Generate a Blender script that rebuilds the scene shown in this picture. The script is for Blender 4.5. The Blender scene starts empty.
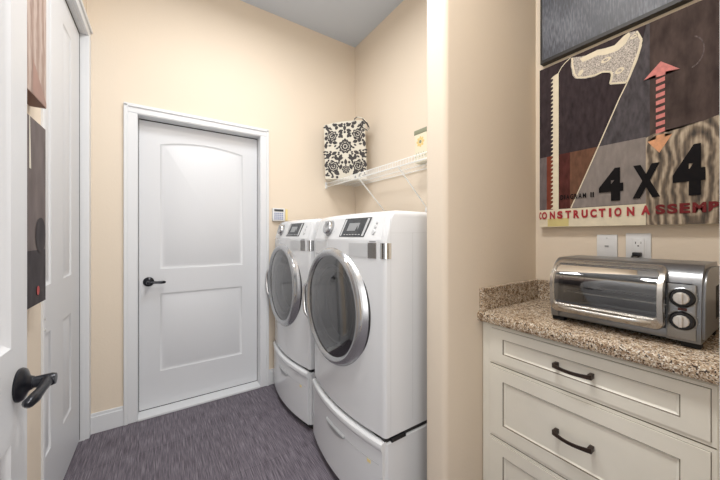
import bpy, bmesh, math, random
from mathutils import Vector
random.seed(4)
PI = math.pi
C = bpy.context.scene.collection
S = bpy.context.scene

# ------------------------------------------------------------------ camera, world, lights, exposure
H = 1.23
cd = bpy.data.cameras.new('camera'); cam = bpy.data.objects.new('camera', cd); C.objects.link(cam)
cam.location = (0, 0, H); cam.rotation_euler = (PI/2, 0, -math.radians(33.5))
cd.sensor_width = 36; cd.lens = 36*298/720; cd.shift_y = -5/720; cd.clip_start = .02
S.camera = cam
w = bpy.data.worlds.new('world'); S.world = w; w.use_nodes = True
w.node_tree.nodes['Background'].inputs[0].default_value = (1.0, .98, .96, 1)
w.node_tree.nodes['Background'].inputs[1].default_value = 1.0
S.view_settings.view_transform = 'Standard'; S.view_settings.look = 'None'
S.view_settings.gamma = 1; S.view_settings.exposure = 0.12
def area(name, loc, rot, sx, sy, e, col=(1, 1, 1)):
    l = bpy.data.lights.new(name, 'AREA'); l.shape = 'RECTANGLE'; l.size = sx; l.size_y = sy
    l.energy = e; l.color = col
    o = bpy.data.objects.new(name, l); C.objects.link(o); o.location = loc; o.rotation_euler = rot
    return o
area('ceiling_standin_light', (.42, 1.45, 2.955), (0, 0, 0), .5, .5, 18, (.95, .975, 1.0))  # stand-in for room lighting out of view, added overhead
area('nook_fill_light', (.34, .60, 2.955), (0, 0, 0), .3, .3, 21, (1, .98, .95))  # added to brighten the worktop nook; no such lamp is in view
area('hall_fill_light', (.15, -1.1, 1.7), (PI/2, 0, -.12), 1.6, 1.8, 24, (1, .98, .96))  # soft fill added behind the camera, not a known fixture

# ------------------------------------------------------------------ materials
def mat(name, col, rough=.5, metal=0, bump=0, bscale=60, var=0, vscale=8, stretch=(1, 1, 1), spec=.5, coat=0, emit=0):
    m = bpy.data.materials.new(name); m.use_nodes = True; nt = m.node_tree; N = nt.nodes
    b = N['Principled BSDF']; b.inputs['Base Color'].default_value = (*col, 1)
    b.inputs['Roughness'].default_value = rough; b.inputs['Metallic'].default_value = metal
    b.inputs['Specular IOR Level'].default_value = spec; b.inputs['Coat Weight'].default_value = coat
    tc = N.new('ShaderNodeTexCoord'); mp = N.new('ShaderNodeMapping'); mp.inputs['Scale'].default_value = stretch
    nt.links.new(tc.outputs['Object'], mp.inputs[0])
    if var:
        n = N.new('ShaderNodeTexNoise'); n.inputs['Scale'].default_value = vscale; n.inputs['Detail'].default_value = 4
        nt.links.new(mp.outputs[0], n.inputs['Vector'])
        r = N.new('ShaderNodeValToRGB'); r.color_ramp.elements[0].position = .3; r.color_ramp.elements[1].position = .7
        r.color_ramp.elements[0].color = (*[c*(1-var) for c in col], 1)
        r.color_ramp.elements[1].color = (*[min(1, c*(1+var)) for c in col], 1)
        nt.links.new(n.outputs['Fac'], r.inputs[0]); nt.links.new(r.outputs[0], b.inputs['Base Color'])
    if bump:
        n = N.new('ShaderNodeTexNoise'); n.inputs['Scale'].default_value = bscale; n.inputs['Detail'].default_value = 3
        nt.links.new(mp.outputs[0], n.inputs['Vector'])
        bp = N.new('ShaderNodeBump'); bp.inputs['Strength'].default_value = bump; bp.inputs['Distance'].default_value = .002
        nt.links.new(n.outputs['Fac'], bp.inputs['Height']); nt.links.new(bp.outputs[0], b.inputs['Normal'])
    if emit:
        b.inputs['Emission Color'].default_value = (*col, 1); b.inputs['Emission Strength'].default_value = emit
    return m
M_wall = mat('cream_wall_paint', (.75, .648, .525), .75, bump=.25, bscale=90)
M_ceil = mat('ceiling_paint', (.56, .61, .68), .85, bump=.3, bscale=120)
M_trim = mat('white_trim_paint', (.71, .72, .735), .38)
M_door = mat('white_door_paint', (.66, .67, .69), .4, bump=.12, bscale=25, stretch=(9, 9, .5))
M_white = mat('white_enamel', (.72, .73, .745), .22, coat=.3)
M_whitep = mat('white_plastic', (.71, .72, .73), .4)
M_grey = mat('grey_plastic', (.30, .31, .32), .4)
M_lgrey = mat('light_grey_plastic', (.55, .56, .57), .35)
M_chrome_refl = mat('chrome_dark_reflection', (.33, .32, .31), .15, 1)  # chrome with its dark reflection put into the base colour
M_grip = mat('grey_grip', (.40, .41, .42), .4)
M_black = mat('black_plastic', (.012, .012, .014), .35)
M_rub_shade = mat('black_rubber_and_gap_shade', (.01, .01, .01), .8)  # rubber feet; also the painted dark of door and pedestal gaps
M_chrome = mat('chrome', (.72, .72, .72), .12, 1)
M_silver = mat('silver_ring', (.50, .505, .515), .27, .9)
M_drum = mat('drum_steel', (.26, .27, .28), .35, .8, var=.15, vscale=30)
M_pull = mat('brown_bronze', (.035, .022, .017), .4, .4)
M_bronze = mat('dark_bronze', (.012, .013, .018), .28, .4)
M_steel = mat('brushed_steel', (.36, .37, .38), .28, .9, bump=.15, bscale=40, stretch=(1, .06, 6))
M_steel2 = mat('dark_steel', (.27, .275, .285), .35, .85, bump=.1, bscale=40, stretch=(1, .06, 6))
M_frame = mat('champagne_steel', (.50, .475, .44), .25, .85)
M_knob = mat('satin_knob', (.66, .63, .59), .35, .5)
M_cab = mat('cream_cabinet_paint', (.83, .80, .71), .38, var=.03, vscale=6)
M_glaze_shade = mat('brown_glaze_and_gap_shade', (.12, .09, .055), .5)  # glaze lines on the drawers; also painted shade in their gaps
M_wire = mat('white_shelf_wire', (.85, .85, .83), .4)
M_screen = mat('dark_display', (.06, .065, .07), .2, var=.3, vscale=60)
M_oveninner = mat('oven_cavity', (.16, .16, .165), .4, .6)
M_key = mat('keypad_blue_keys', (.30, .34, .50), .5)
M_note = mat('pale_yellow_tag', (.78, .64, .30), .7)
M_diff = mat('standin_lamp_diffuser', (1, .98, .95), .5, emit=2.0)  # glow of the added stand-in ceiling lamps
M_indic = mat('brown_indicator', (.10, .03, .02), .3)

def glass(name, tint, a, rough=.03):
    m = bpy.data.materials.new(name); m.use_nodes = True; nt = m.node_tree; N = nt.nodes
    N.remove(N['Principled BSDF']); out = N['Material Output']
    t = N.new('ShaderNodeBsdfTransparent'); t.inputs[0].default_value = (*tint, 1)
    g = N.new('ShaderNodeBsdfGlossy'); g.inputs['Roughness'].default_value = rough; g.inputs[0].default_value = (.9, .9, .9, 1)
    fr = N.new('ShaderNodeFresnel'); fr.inputs[0].default_value = 1.6
    ad = N.new('ShaderNodeMath'); ad.operation = 'ADD'; ad.inputs[1].default_value = a; ad.use_clamp = True
    mx = N.new('ShaderNodeMixShader')
    nt.links.new(fr.outputs[0], ad.inputs[0]); nt.links.new(ad.outputs[0], mx.inputs[0])
    nt.links.new(t.outputs[0], mx.inputs[1]); nt.links.new(g.outputs[0], mx.inputs[2])
    nt.links.new(mx.outputs[0], out.inputs[0])
    return m
M_smoke = glass('smoked_glass', (.33, .34, .35), .12, .06)
M_oglass = glass('oven_glass', (.62, .63, .63), .12)

def nodes_mat(name, rough):
    m = bpy.data.materials.new(name); m.use_nodes = True; nt = m.node_tree
    b = nt.nodes['Principled BSDF']; b.inputs['Roughness'].default_value = rough
    tc = nt.nodes.new('ShaderNodeTexCoord'); return m, nt, nt.nodes, nt.links, b, tc
def ramp(N, stops, interp='LINEAR'):
    r = N.new('ShaderNodeValToRGB'); r.color_ramp.interpolation = interp
    e = r.color_ramp.elements
    e[0].position = stops[0][0]; e[0].color = (*stops[0][1], 1)
    e[1].position = stops[1][0]; e[1].color = (*stops[1][1], 1)
    for p, c in stops[2:]:
        q = e.new(p); q.color = (*c, 1)
    return r
# floor: woven purple grey vinyl, streaks along Y, in planks
M_floor, nt, N, L, b, tc = nodes_mat('woven_vinyl_floor', .62)
mp = N.new('ShaderNodeMapping'); mp.inputs['Scale'].default_value = (240, 9, 1); L.new(tc.outputs['Object'], mp.inputs[0])
n1 = N.new('ShaderNodeTexNoise'); n1.inputs['Scale'].default_value = 1; n1.inputs['Detail'].default_value = 4; n1.inputs['Roughness'].default_value = .65
L.new(mp.outputs[0], n1.inputs['Vector'])
r1 = ramp(N, [(.32, (.055, .045, .058)), (.68, (.27, .245, .275)), (.5, (.135, .115, .14))]); L.new(n1.outputs['Fac'], r1.inputs[0])
br = N.new('ShaderNodeTexBrick'); br.inputs['Scale'].default_value = 1; br.inputs['Mortar Size'].default_value = .0012
br.inputs['Brick Width'].default_value = .457; br.inputs['Row Height'].default_value = .457; br.offset = 0
br.inputs['Color1'].default_value = (1, 1, 1, 1); br.inputs['Color2'].default_value = (.9, .9, .9, 1); br.inputs['Mortar'].default_value = (.55, .55, .55, 1)
mpb = N.new('ShaderNodeMapping'); mpb.inputs['Location'].default_value = (.12, .2, 0); L.new(tc.outputs['Object'], mpb.inputs[0]); L.new(mpb.outputs[0], br.inputs['Vector'])
mx = N.new('ShaderNodeMixRGB'); mx.blend_type = 'MULTIPLY'; mx.inputs[0].default_value = 1
L.new(r1.outputs[0], mx.inputs[1]); L.new(br.outputs['Color'], mx.inputs[2]); L.new(mx.outputs[0], b.inputs['Base Color'])
bp = N.new('ShaderNodeBump'); bp.inputs['Strength'].default_value = .3; bp.inputs['Distance'].default_value = .002
L.new(n1.outputs['Fac'], bp.inputs['Height']); L.new(bp.outputs[0], b.inputs['Normal'])
# granite
M_gran, nt, N, L, b, tc = nodes_mat('speckled_granite', .15)
v1 = N.new('ShaderNodeTexVoronoi'); v1.inputs['Scale'].default_value = 330; L.new(tc.outputs['Object'], v1.inputs['Vector'])
sx = N.new('ShaderNodeSeparateColor'); L.new(v1.outputs['Color'], sx.inputs[0])
rg = ramp(N, [(0, (.05, .035, .028)), (.12, (.22, .14, .085)), (.28, (.45, .34, .23)), (.62, (.60, .50, .38)), (.85, (.78, .73, .64))], 'CONSTANT'); L.new(sx.outputs[0], rg.inputs[0])
n2 = N.new('ShaderNodeTexNoise'); n2.inputs['Scale'].default_value = 55; n2.inputs['Detail'].default_value = 5; L.new(tc.outputs['Object'], n2.inputs['Vector'])
rn = ramp(N, [(.34, (.42, .32, .24)), (.50, (1, 1, 1))]); L.new(n2.outputs['Fac'], rn.inputs[0])
mx = N.new('ShaderNodeMixRGB'); mx.blend_type = 'MULTIPLY'; mx.inputs[0].default_value = .8
L.new(rg.outputs[0], mx.inputs[1]); L.new(rn.outputs[0], mx.inputs[2]); L.new(mx.outputs[0], b.inputs['Base Color'])
# printed wood grain with a knot at (ky, kz), object space
def wood_print(name, ky, kz, dark, mid, light, k=290, squash=.22):
    m, nt, N, L, b, tc = nodes_mat(name, .6)
    sp = N.new('ShaderNodeSeparateXYZ'); L.new(tc.outputs['Object'], sp.inputs[0])
    no = N.new('ShaderNodeTexNoise'); no.inputs['Scale'].default_value = 9; no.inputs['Detail'].default_value = 3; L.new(tc.outputs['Object'], no.inputs['Vector'])
    def mth(op, a, bb=None):
        q = N.new('ShaderNodeMath'); q.operation = op
        for i, x in enumerate((a, bb)):
            if x is None: continue
            if isinstance(x, (int, float)): q.inputs[i].default_value = x
            else: L.new(x, q.inputs[i])
        return q.outputs[0]
    dy = mth('SUBTRACT', sp.outputs[1], ky); dz = mth('MULTIPLY', mth('SUBTRACT', sp.outputs[2], kz), squash)
    d = mth('SQRT', mth('ADD', mth('MULTIPLY', dy, dy), mth('MULTIPLY', dz, dz)))
    d = mth('ADD', d, mth('MULTIPLY', no.outputs['Fac'], .055))
    s = mth('MULTIPLY', mth('ADD', mth('SINE', mth('MULTIPLY', d, k)), 1), .5)
    k2 = None
    n3 = N.new('ShaderNodeTexNoise'); n3.inputs['Scale'].default_value = 1; n3.inputs['Detail'].default_value = 5
    mp = N.new('ShaderNodeMapping'); mp.inputs['Scale'].default_value = (1, 130, 14); L.new(tc.outputs['Object'], mp.inputs[0]); L.new(mp.outputs[0], n3.inputs['Vector'])
    f = mth('ADD', mth('MULTIPLY', s, .34), mth('MULTIPLY', n3.outputs['Fac'], .72))
    r = ramp(N, [(.25, dark), (.8, light), (.5, mid)]); L.new(f, r.inputs[0]); L.new(r.outputs[0], b.inputs['Base Color'])
    return m
# linen-print: base colour with a fine woven weave and soft mottling
def print_mat(name, col, var=.25, vs=60):
    return mat(name, [c*.72 for c in col], .8, spec=.15, var=var, vscale=vs, stretch=(1, 1, .35))

# ------------------------------------------------------------------ mesh helpers (all coordinates given in metres of the room)
WL = {}
def obj(name, bm, mats, parent=None, smooth=None):
    me = bpy.data.meshes.new(name); off = WL.get(parent, Vector((0, 0, 0)))
    for v in bm.verts: v.co -= off
    bm.normal_update()
    bm.to_mesh(me); bm.free()
    for m in (mats if isinstance(mats, (list, tuple)) else [mats]): me.materials.append(m)
    o = bpy.data.objects.new(name, me); C.objects.link(o)
    if parent: o.parent = parent
    WL[o] = off
    if smooth:
        for p in me.polygons: p.use_smooth = True
        try: me.set_sharp_from_angle(angle=math.radians(smooth))
        except Exception: pass
    return o
def recentre(o):
    """put a lone mesh's origin at its base"""
    vs = [v.co for v in o.data.vertices]
    c = Vector(((min(v.x for v in vs)+max(v.x for v in vs))/2, (min(v.y for v in vs)+max(v.y for v in vs))/2, min(v.z for v in vs)))
    for v in o.data.vertices: v.co -= c
    o.location = c; return o
def thing(name, label, cat, loc, group=None):
    o = bpy.data.objects.new(name, None); o.empty_display_size = .05; C.objects.link(o); o.location = loc
    WL[o] = Vector(loc); tag(o, label, cat, group); return o
def tag(o, label, cat, group=None):
    o['label'] = label; o['category'] = cat
    if group: o['group'] = group
    return o
def struct(name, bm, m, smooth=None):
    o = obj(name, bm, m, None, smooth); o['kind'] = 'structure'; return o
def box(bm, a, b, bev=0, seg=2, mi=0):
    x0, x1 = sorted((a[0], b[0])); y0, y1 = sorted((a[1], b[1])); z0, z1 = sorted((a[2], b[2]))
    vs = [bm.verts.new((x, y, z)) for x in (x0, x1) for y in (y0, y1) for z in (z0, z1)]
    fs = [bm.faces.new([vs[i] for i in q]) for q in ((0, 1, 3, 2), (4, 6, 7, 5), (0, 4, 5, 1), (2, 3, 7, 6), (0, 2, 6, 4), (1, 5, 7, 3))]
    for f in fs: f.material_index = mi
    if bev:
        r = bmesh.ops.bevel(bm, geom=list({e for f in fs for e in f.edges}), offset=bev, segments=seg, profile=.5, affect='EDGES')
        for f in r['faces']: f.material_index = mi
    return bm
def B(a, b, bev=0, seg=2): return box(bmesh.new(), a, b, bev, seg)
def frame_at(t):
    t = t.normalized(); u = Vector((0, 0, 1)) if abs(t.z) < .9 else Vector((1, 0, 0))
    a = t.cross(u).normalized(); return a, t.cross(a).normalized()
def tube(bm, pts, r, seg=10, mi=0, sq=1, smoothpath=False, cap=True):
    pts = [Vector(p) for p in pts]; n = len(pts)
    rr = r if isinstance(r, (list, tuple)) else [r]*n
    rings = []
    a0 = None
    for i, p in enumerate(pts):
        t = (pts[min(i+1, n-1)]-pts[max(i-1, 0)])
        if a0 is None: a, b2 = frame_at(t)
        else:
            tn = t.normalized(); a = (a0-tn*a0.dot(tn)).normalized(); b2 = tn.cross(a)
        a0 = a
        rings.append([bm.verts.new(p+(a*math.cos(2*PI*k/seg)+b2*math.sin(2*PI*k/seg)*sq)*rr[i]) for k in range(seg)])
    for i in range(n-1):
        for k in range(seg):
            f = bm.faces.new((rings[i][k], rings[i][(k+1) % seg], rings[i+1][(k+1) % seg], rings[i+1][k])); f.material_index = mi
    if cap:
        for rg_ in (rings[0][::-1], rings[-1]):
            f = bm.faces.new(rg_); f.material_index = mi
    return bm
def lathe(bm, c, axis, prof, seg=48, mi=0, mis=None, a0=0, a1=2*PI):
    """prof: list of (radius, distance along axis)"""
    c = Vector(c); ax = Vector(axis).normalized(); u, v = frame_at(ax); full = abs(a1-a0-2*PI) < 1e-6
    cols = []
    n = seg if full else seg+1
    for k in range(n):
        t = a0+(a1-a0)*k/seg; d = u*math.cos(t)+v*math.sin(t)
        cols.append([bm.verts.new(c+ax*h+d*r) for r, h in prof])
    for k in range(seg):
        A, Bc = cols[k], cols[(k+1) % n]
        for i in range(len(prof)-1):
            f = bm.faces.new((A[i], Bc[i], Bc[i+1], A[i+1])); f.material_index = mis[i] if mis else mi
    bmesh.ops.remove_doubles(bm, verts=[v_ for c_ in cols for v_ in c_], dist=1e-6)
    return bm
def prism(bm, pts2, mapf, w0, w1, mi=0):
    """closed polygon pts2 extruded from w0 to w1 through mapf(u,v,w)"""
    lo = [bm.verts.new(mapf(u, v, w0)) for u, v in pts2]; hi = [bm.verts.new(mapf(u, v, w1)) for u, v in pts2]
    n = len(pts2)
    fs = [bm.faces.new(lo[::-1]), bm.faces.new(hi)]+[bm.faces.new((lo[i], lo[(i+1) % n], hi[(i+1) % n], hi[i])) for i in range(n)]
    for f in fs: f.material_index = mi
    return bm
def offset_poly(P, d):
    n = len(P); out = []
    ar = sum(P[i][0]*P[(i+1) % n][1]-P[(i+1) % n][0]*P[i][1] for i in range(n)); s = 1 if ar > 0 else -1
    for i in range(n):
        p0, p1, p2 = Vector(P[i-1]), Vector(P[i]), Vector(P[(i+1) % n])
        e1 = (p1-p0).normalized(); e2 = (p2-p1).normalized()
        n1 = Vector((-e1.y, e1.x))*s; n2 = Vector((-e2.y, e2.x))*s
        m = (n1+n2); m = m/max(.3, m.dot(n1)); out.append((p1.x+m.x*d, p1.y+m.y*d))
    return out
def panelled(bm, mapf, rect, panels, profile, t, mis=None, centre_mi=0):
    """slab with front face at w=0 (front is +w), panels cut into it with a moulding profile [(inset, w)...], back at -t"""
    u0, u1, v0, v1 = rect
    outer = [(u0, v0), (u1, v0), (u1, v1), (u0, v1)]
    edges = []
    def loop(P, w_):
        vs = [bm.verts.new(mapf(u, v, w_)) for u, v in P]
        return vs
    ov = loop(outer, 0)
    for i in range(4): edges.append(bm.edges.new((ov[i], ov[(i+1) % 4])))
    for P in panels:
        cur = loop(P, 0); n = len(P)
        for i in range(n): edges.append(bm.edges.new((cur[i], cur[(i+1) % n])))
        for j, (ins, w_) in enumerate(profile):
            nxt = loop(offset_poly(P, ins), w_)
            for i in range(n):
                f = bm.faces.new((cur[i], cur[(i+1) % n], nxt[(i+1) % n], nxt[i])); f.material_index = mis[j] if mis else 0
            cur = nxt
        f = bm.faces.new(cur); f.material_index = centre_mi
    bmesh.ops.triangle_fill(bm, use_beauty=True, edges=edges)
    bk = loop(outer, -t)
    bm.faces.new(bk[::-1])
    for i in range(4): bm.faces.new((ov[(i+1) % 4], ov[i], bk[i], bk[(i+1) % 4]))
    bmesh.ops.recalc_face_normals(bm, faces=bm.faces)
    return bm
def rectp(u0, u1, v0, v1): return [(u0, v0), (u1, v0), (u1, v1), (u0, v1)]
def archp(u0, u1, v0, v1, rise, n=14):
    P = [(u0, v0), (u1, v0)]
    for i in range(n+1):
        t = i/n; u = u1+(u0-u1)*t; P.append((u, v1+rise*4*t*(1-t)))
    return P
def text_mesh(bm, ch, mapf, u0, u1, v0, v1, w_, mi=0, bold=.02, flip=False):
    cu = bpy.data.curves.new('t', 'FONT'); cu.body = ch; cu.size = 1; cu.offset = bold; cu.fill_mode = 'FRONT'
    o = bpy.data.objects.new('t', cu); C.objects.link(o)
    dg = bpy.context.evaluated_depsgraph_get(); me = bpy.data.meshes.new_from_object(o.evaluated_get(dg))
    xs = [v.co.x for v in me.vertices]; ys = [v.co.y for v in me.vertices]
    x0, x1, y0, y1 = min(xs), max(xs), min(ys), max(ys)
    vs = [bm.verts.new(mapf(u0+(v.co.x-x0)/(x1-x0)*(u1-u0), v0+(v.co.y-y0)/(y1-y0)*(v1-v0), w_)) for v in me.vertices]
    for p in me.polygons:
        try:
            f = bm.faces.new([vs[i] for i in p.vertices]); f.material_index = mi
        except ValueError: pass
    bpy.data.objects.remove(o); bpy.data.curves.remove(cu); bpy.data.meshes.remove(me)
def poly(bm, P, mapf, w_, mi=0):
    vs = [bm.verts.new(mapf(u, v, w_)) for u, v in P]
    f = bm.faces.new(vs); f.material_index = mi
    if len(P) > 4: bmesh.ops.triangulate(bm, faces=[f])

# ------------------------------------------------------------------ room shell
XR, YF, XL, ZC = 1.57, 2.46, -.39, 3.065
DY = 2.54                                  # face of the far door
struct('floor', B((-1.2, -2.0, -.05), (1.72, 2.75, 0)), M_floor)
struct('ceiling', B((-.55, -.08, ZC), (1.72, 2.75, ZC+.1)), M_ceil)
bm = B((-.55, YF, 0), (-.142, YF+.14, ZC)); box(bm, (.660, YF, 0), (1.72, YF+.14, ZC)); box(bm, (-.142, YF, 2.032), (.660, YF+.14, ZC))
struct('wall_far', bm, M_wall)
struct('wall_right', B((XR, -.08, 0), (XR+.14, YF, ZC)), M_wall)
OP0, OP1, OPZ = 1.65, 2.405, 2.435          # closet opening
bm = B((-.55, .045, 0), (XL, OP0, ZC)); box(bm, (-.55, OP1, 0), (XL, YF, ZC)); box(bm, (-.55, OP0, OPZ), (XL, OP1, ZC))
struct('wall_left', bm, M_wall)
bm = B((.60, -.08, 0), (XR, .045, ZC)); box(bm, (-.55, -.08, 0), (-.315, .045, ZC)); box(bm, (-.315, -.08, 2.48), (.60, .045, ZC))
struct('wall_back', bm, M_wall)
# short partition with rounded end
bm = bmesh.new()
x0, y0, y1, r = .895, .765, .872, .022
P = [(XR, y0)]+[(x0+r-r*math.sin(a), y0+r-r*math.cos(a)) for a in [PI/2*i/8 for i in range(9)]] + \
    [(x0+r-r*math.cos(a), y1-r+r*math.sin(a)) for a in [PI/2*i/8 for i in range(9)]]+[(XR, y1)]
prism(bm, P, lambda u, v, w_: (u, v, w_), 0, ZC)
struct('wall_partition', bm, M_wall, 35)

# far door
fm = lambda u, v, w_: (u, DY-w_, v)
bm = panelled(bmesh.new(), fm, (-.137, .655, .02, 2.024),
              [archp(-.016, .540, .990, 1.872, .036), rectp(-.016, .535, .268, .815)],
              [(.003, -.003), (.011, -.006), (.019, -.006), (.034, -.001)], .04)
d1 = struct('door_1', bm, M_door, 30)
def lever(parent, pos, out, along, L_, s=1, q=1):
    """lever handle: rosette, neck, curved lever bar, all in dark bronze"""
    pos, out, along = Vector(pos), Vector(out), Vector(along)
    bm = lathe(bmesh.new(), pos, out, [(0, 0), (.036*s, 0), (.037*s, .004), (.034*s, .009), (.026*s, .012), (.017*s, .016), (.014*s, .022), (0, .022)], 32)
    h = obj('door_handle', bm, M_bronze, parent, 40)
    bm = lathe(bmesh.new(), pos, out, [(0, .015), (.0135*s, .015), (.0125*s, .03*q), (.0135*s, .048*q), (.0145*s, .062*q), (.012*s, .070*q), (0, .071*q)], 24)
    pts = [pos+out*.058*s*q, pos+out*.0605*s*q+along*.02, pos+out*.060*s*q+along*.05-Vector((0, 0, .002)), pos+out*.057*s*q+along*(L_*.75)-Vector((0, 0, .004)), pos+out*.054*s*q+along*L_*.93-Vector((0, 0, .004)), pos+out*.053*s*q+along*L_-Vector((0, 0, .004))]
    tube(bm, pts, [.0115, .0095, .0085, .0105, .0095, .004], 14, sq=1.0)
    obj('lever', bm, M_bronze, h, 40)
bm = bmesh.new()
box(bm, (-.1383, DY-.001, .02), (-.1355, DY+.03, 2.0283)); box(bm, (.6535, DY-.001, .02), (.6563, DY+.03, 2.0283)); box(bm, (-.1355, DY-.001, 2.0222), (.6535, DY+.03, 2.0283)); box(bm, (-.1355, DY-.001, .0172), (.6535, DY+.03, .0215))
obj('door_gap_shade', bm, M_rub_shade, d1)  # black strips imitate the shaded gap around the far door
lever(d1, (-.082, DY, .905), (0, -1, 0), (1, 0, 0), .10, .88)
# casing of the far door (profiled)
def casing_piece(bm, mapf, a, b, z0, z1):
    pass
bm = bmesh.new()
for (u0, u1, v0, v1, w0) in ((-.211, -.142, 0, 2.032, 0), (.660, .724, 0, 2.032, 0)):
    box(bm, (u0, YF-.014, v0), (u1, YF+.0, v1), .003)
    box(bm, ((u0, YF-.022, v0) if u0 < 0 else (u1-.022, YF-.022, v0)), ((u0+.022, YF-.013, v1+.05) if u0 < 0 else (u1, YF-.013, v1+.05)), .004)
box(bm, (-.211, YF-.014, 2.0322), (.724, YF, 2.088), .003)
box(bm, (-.211, YF-.022, 2.068), (.724, YF-.013, 2.090), .004)
# jambs and head stop, seen in the recess
box(bm, (-.142, YF-.01, 0), (-.1385, YF+.12, 2.0285)); box(bm, (.6565, YF-.01, 0), (.660, YF+.12, 2.0285)); box(bm, (-.142, YF-.01, 2.0285), (.660, YF+.12, 2.032))
struct('trim_1', bm, M_trim)
struct('trim_2', B((-.1385, YF-.02, 0), (.6565, YF+.12, .017), .004), M_trim)     # threshold
# baseboards
def base(name, a, b):
    bm = B((a[0], a[1], 0), (b[0], b[1], .105), .002)
    # moulded cap
    (xa, ya), (xb, yb) = a, b
    if abs(xa-xb) > abs(ya-yb): box(bm, (xa, YF, .104), (xb, YF-.009, .124), .003)
    else: box(bm, (xa, ya, .104), (xa+(.009 if xa < 0 else -.009), yb, .124), .003)
    struct(name, bm, M_trim)
base('baseboard_far', (XL+.0, YF), (-.211, YF-.015))
base('baseboard_far_right', (.724, YF), (XR, YF-.015))
base('baseboard_left', (XL, .05), (XL+.015, OP0-.06))
# closet opening trim
bm = B((XL-.001, OP0-.022, 0), (XL+.008, OP0, OPZ), .002)
box(bm, (XL-.001, OP1, 0), (XL+.02, YF-.001, OPZ), .002)
box(bm, (XL-.001, OP0-.06, OPZ), (XL+.018, YF-.001, OPZ+.06), .003); box(bm, (XL+.016, OP0-.06, OPZ+.04), (XL+.028, YF-.001, OPZ+.062), .004)
box(bm, (XL-.12, OP1-.004, 0), (XL, OP1, OPZ)); box(bm, (XL-.12, OP0, 0), (XL, OP0+.004, OPZ)); box(bm, (XL-.12, OP0, OPZ-.004), (XL, OP1, OPZ))
struct('trim_3', bm, M_trim)
# panelled closet door
XC = -.413
cm = lambda u, v, w_: (XC+w_, u, v)
bm = panelled(bmesh.new(), cm, (1.656, 2.398, .012, 2.422), [rectp(2.05, 2.205, 1.015, 2.285), rectp(2.05, 2.205, .29, .81), rectp(1.70, 1.857, 1.015, 2.285), rectp(1.70, 1.857, .29, .81)],
              [(.003, -.003), (.011, -.006), (.019, -.006), (.034, -.001)], .035)
o = struct('door_2', bm, M_door, 30)
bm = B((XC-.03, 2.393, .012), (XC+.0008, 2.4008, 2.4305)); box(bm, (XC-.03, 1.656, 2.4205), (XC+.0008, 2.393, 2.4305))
obj('door_gap_shade', bm, M_rub_shade, o)  # black strips painted in as shade along the closet door gap
for z in (.905, .86): obj('door_latch', lathe(bmesh.new(), (XL+.0081, 1.640, z), (1, 0, 0), [(0, 0), (.006, 0), (.006, .003), (0, .004)], 16), M_chrome, o, 40)
# open door at the left of the camera
XO = -.25
om = lambda u, v, w_: (XO+w_, u, v)
bm = panelled(bmesh.new(), om, (.085, .955, .012, 2.43), [rectp(.20, .872, 1.005, 2.28), rectp(.20, .872, .29, .815)],
              [(.004, -.004), (.016, -.010), (.028, -.010), (.05, -.002)], .040)
d4 = struct('door_3', bm, M_door, 30)
lever(d4, (XO, .908, .918), (1, 0, 0), (0, -1, 0), .105, .92, .80)
obj('latch_plate', B((XO-.032, .9545, .88), (XO-.008, .9565, .94)), M_chrome, d4)
# doorway lining around the camera
bm = B((.572, -.09, 0), (.600, .050, 2.48)); box(bm, (.572, .046, 0), (.640, .062, 2.52), .003)
box(bm, (-.315, -.09, 0), (-.295, .046, 2.48)); box(bm, (-.295, -.09, 2.455), (.572, .046, 2.48))
struct('trim_4', bm, M_trim)
# unseen stand-in ceiling lamps, added to light the room
for lx, ly, lr, lab in ((.42, 1.45, 1.0, 'larger round white stand-in ceiling light added above the laundry floor'), (.34, .60, .7, 'smaller round white stand-in ceiling light added nearer the worktop')):
    t = thing('standin_ceiling_light', lab, 'ceiling light', (lx, ly, ZC-.1), 'stand-in ceiling lights')
    obj('standin_lamp_base', lathe(bmesh.new(), (lx, ly, ZC), (0, 0, -1), [(0, 0), (.17*lr, 0), (.17*lr, .025), (.15*lr, .03), (0, .03)], 40), M_trim, t, 40)
    obj('standin_lamp_shade', lathe(bmesh.new(), (lx, ly, ZC), (0, 0, -1), [(.15*lr, .03), (.148*lr, .05), (.12*lr, .075), (.07*lr, .092), (0, .098)], 40), M_diff, t, 40)

# ------------------------------------------------------------------ laundry machines
XM, HW, SAG = .766, .345, .045
def xf(y): return -SAG*(1-(y/HW)**2)
def outline(d=0, iny=0, xb=.77, rc=.028, nf=24):
    """counter clockwise plan outline, local"""
    P = []; yl = HW-rc
    for i in range(nf+1):
        y = yl-2*yl*i/nf; P.append((xf(y)+d, y*(1-iny/HW)))
    x0 = xf(yl)+d
    for i in range(1, 6):
        a = PI/2*i/6; P.append((x0+.016*(1-math.cos(a)), -(yl+rc*math.sin(a))*(1-iny/HW)))
    P.append((x0+.016, -HW+iny)); P.append((xb-d*.2, -HW+iny)); P.append((xb-d*.2, HW-iny)); P.append((x0+.016, HW-iny))
    for i in range(5, 0, -1):
        a = PI/2*i/6; P.append((x0+.016*(1-math.cos(a)), (yl+rc*math.sin(a))*(1-iny/HW)))
    return P
def loft(bm, cx, cy, levels, mi=0):
    rings = []
    for z, d, iny in levels:
        rings.append([bm.verts.new((cx+u, cy+v, z)) for u, v in outline(d, iny)])
    n = len(rings[0])
    for i in range(len(rings)-1):
        for k in range(n):
            bm.faces.new((rings[i][k], rings[i][(k+1) % n], rings[i+1][(k+1) % n], rings[i+1][k]))
    bm.faces.new(rings[0][::-1]); bm.faces.new(rings[-1])
    bmesh.ops.recalc_face_normals(bm, faces=bm.faces)
    return bm
PZ0, PZ1 = 1.205, 1.318                    # tilted control fascia
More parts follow.
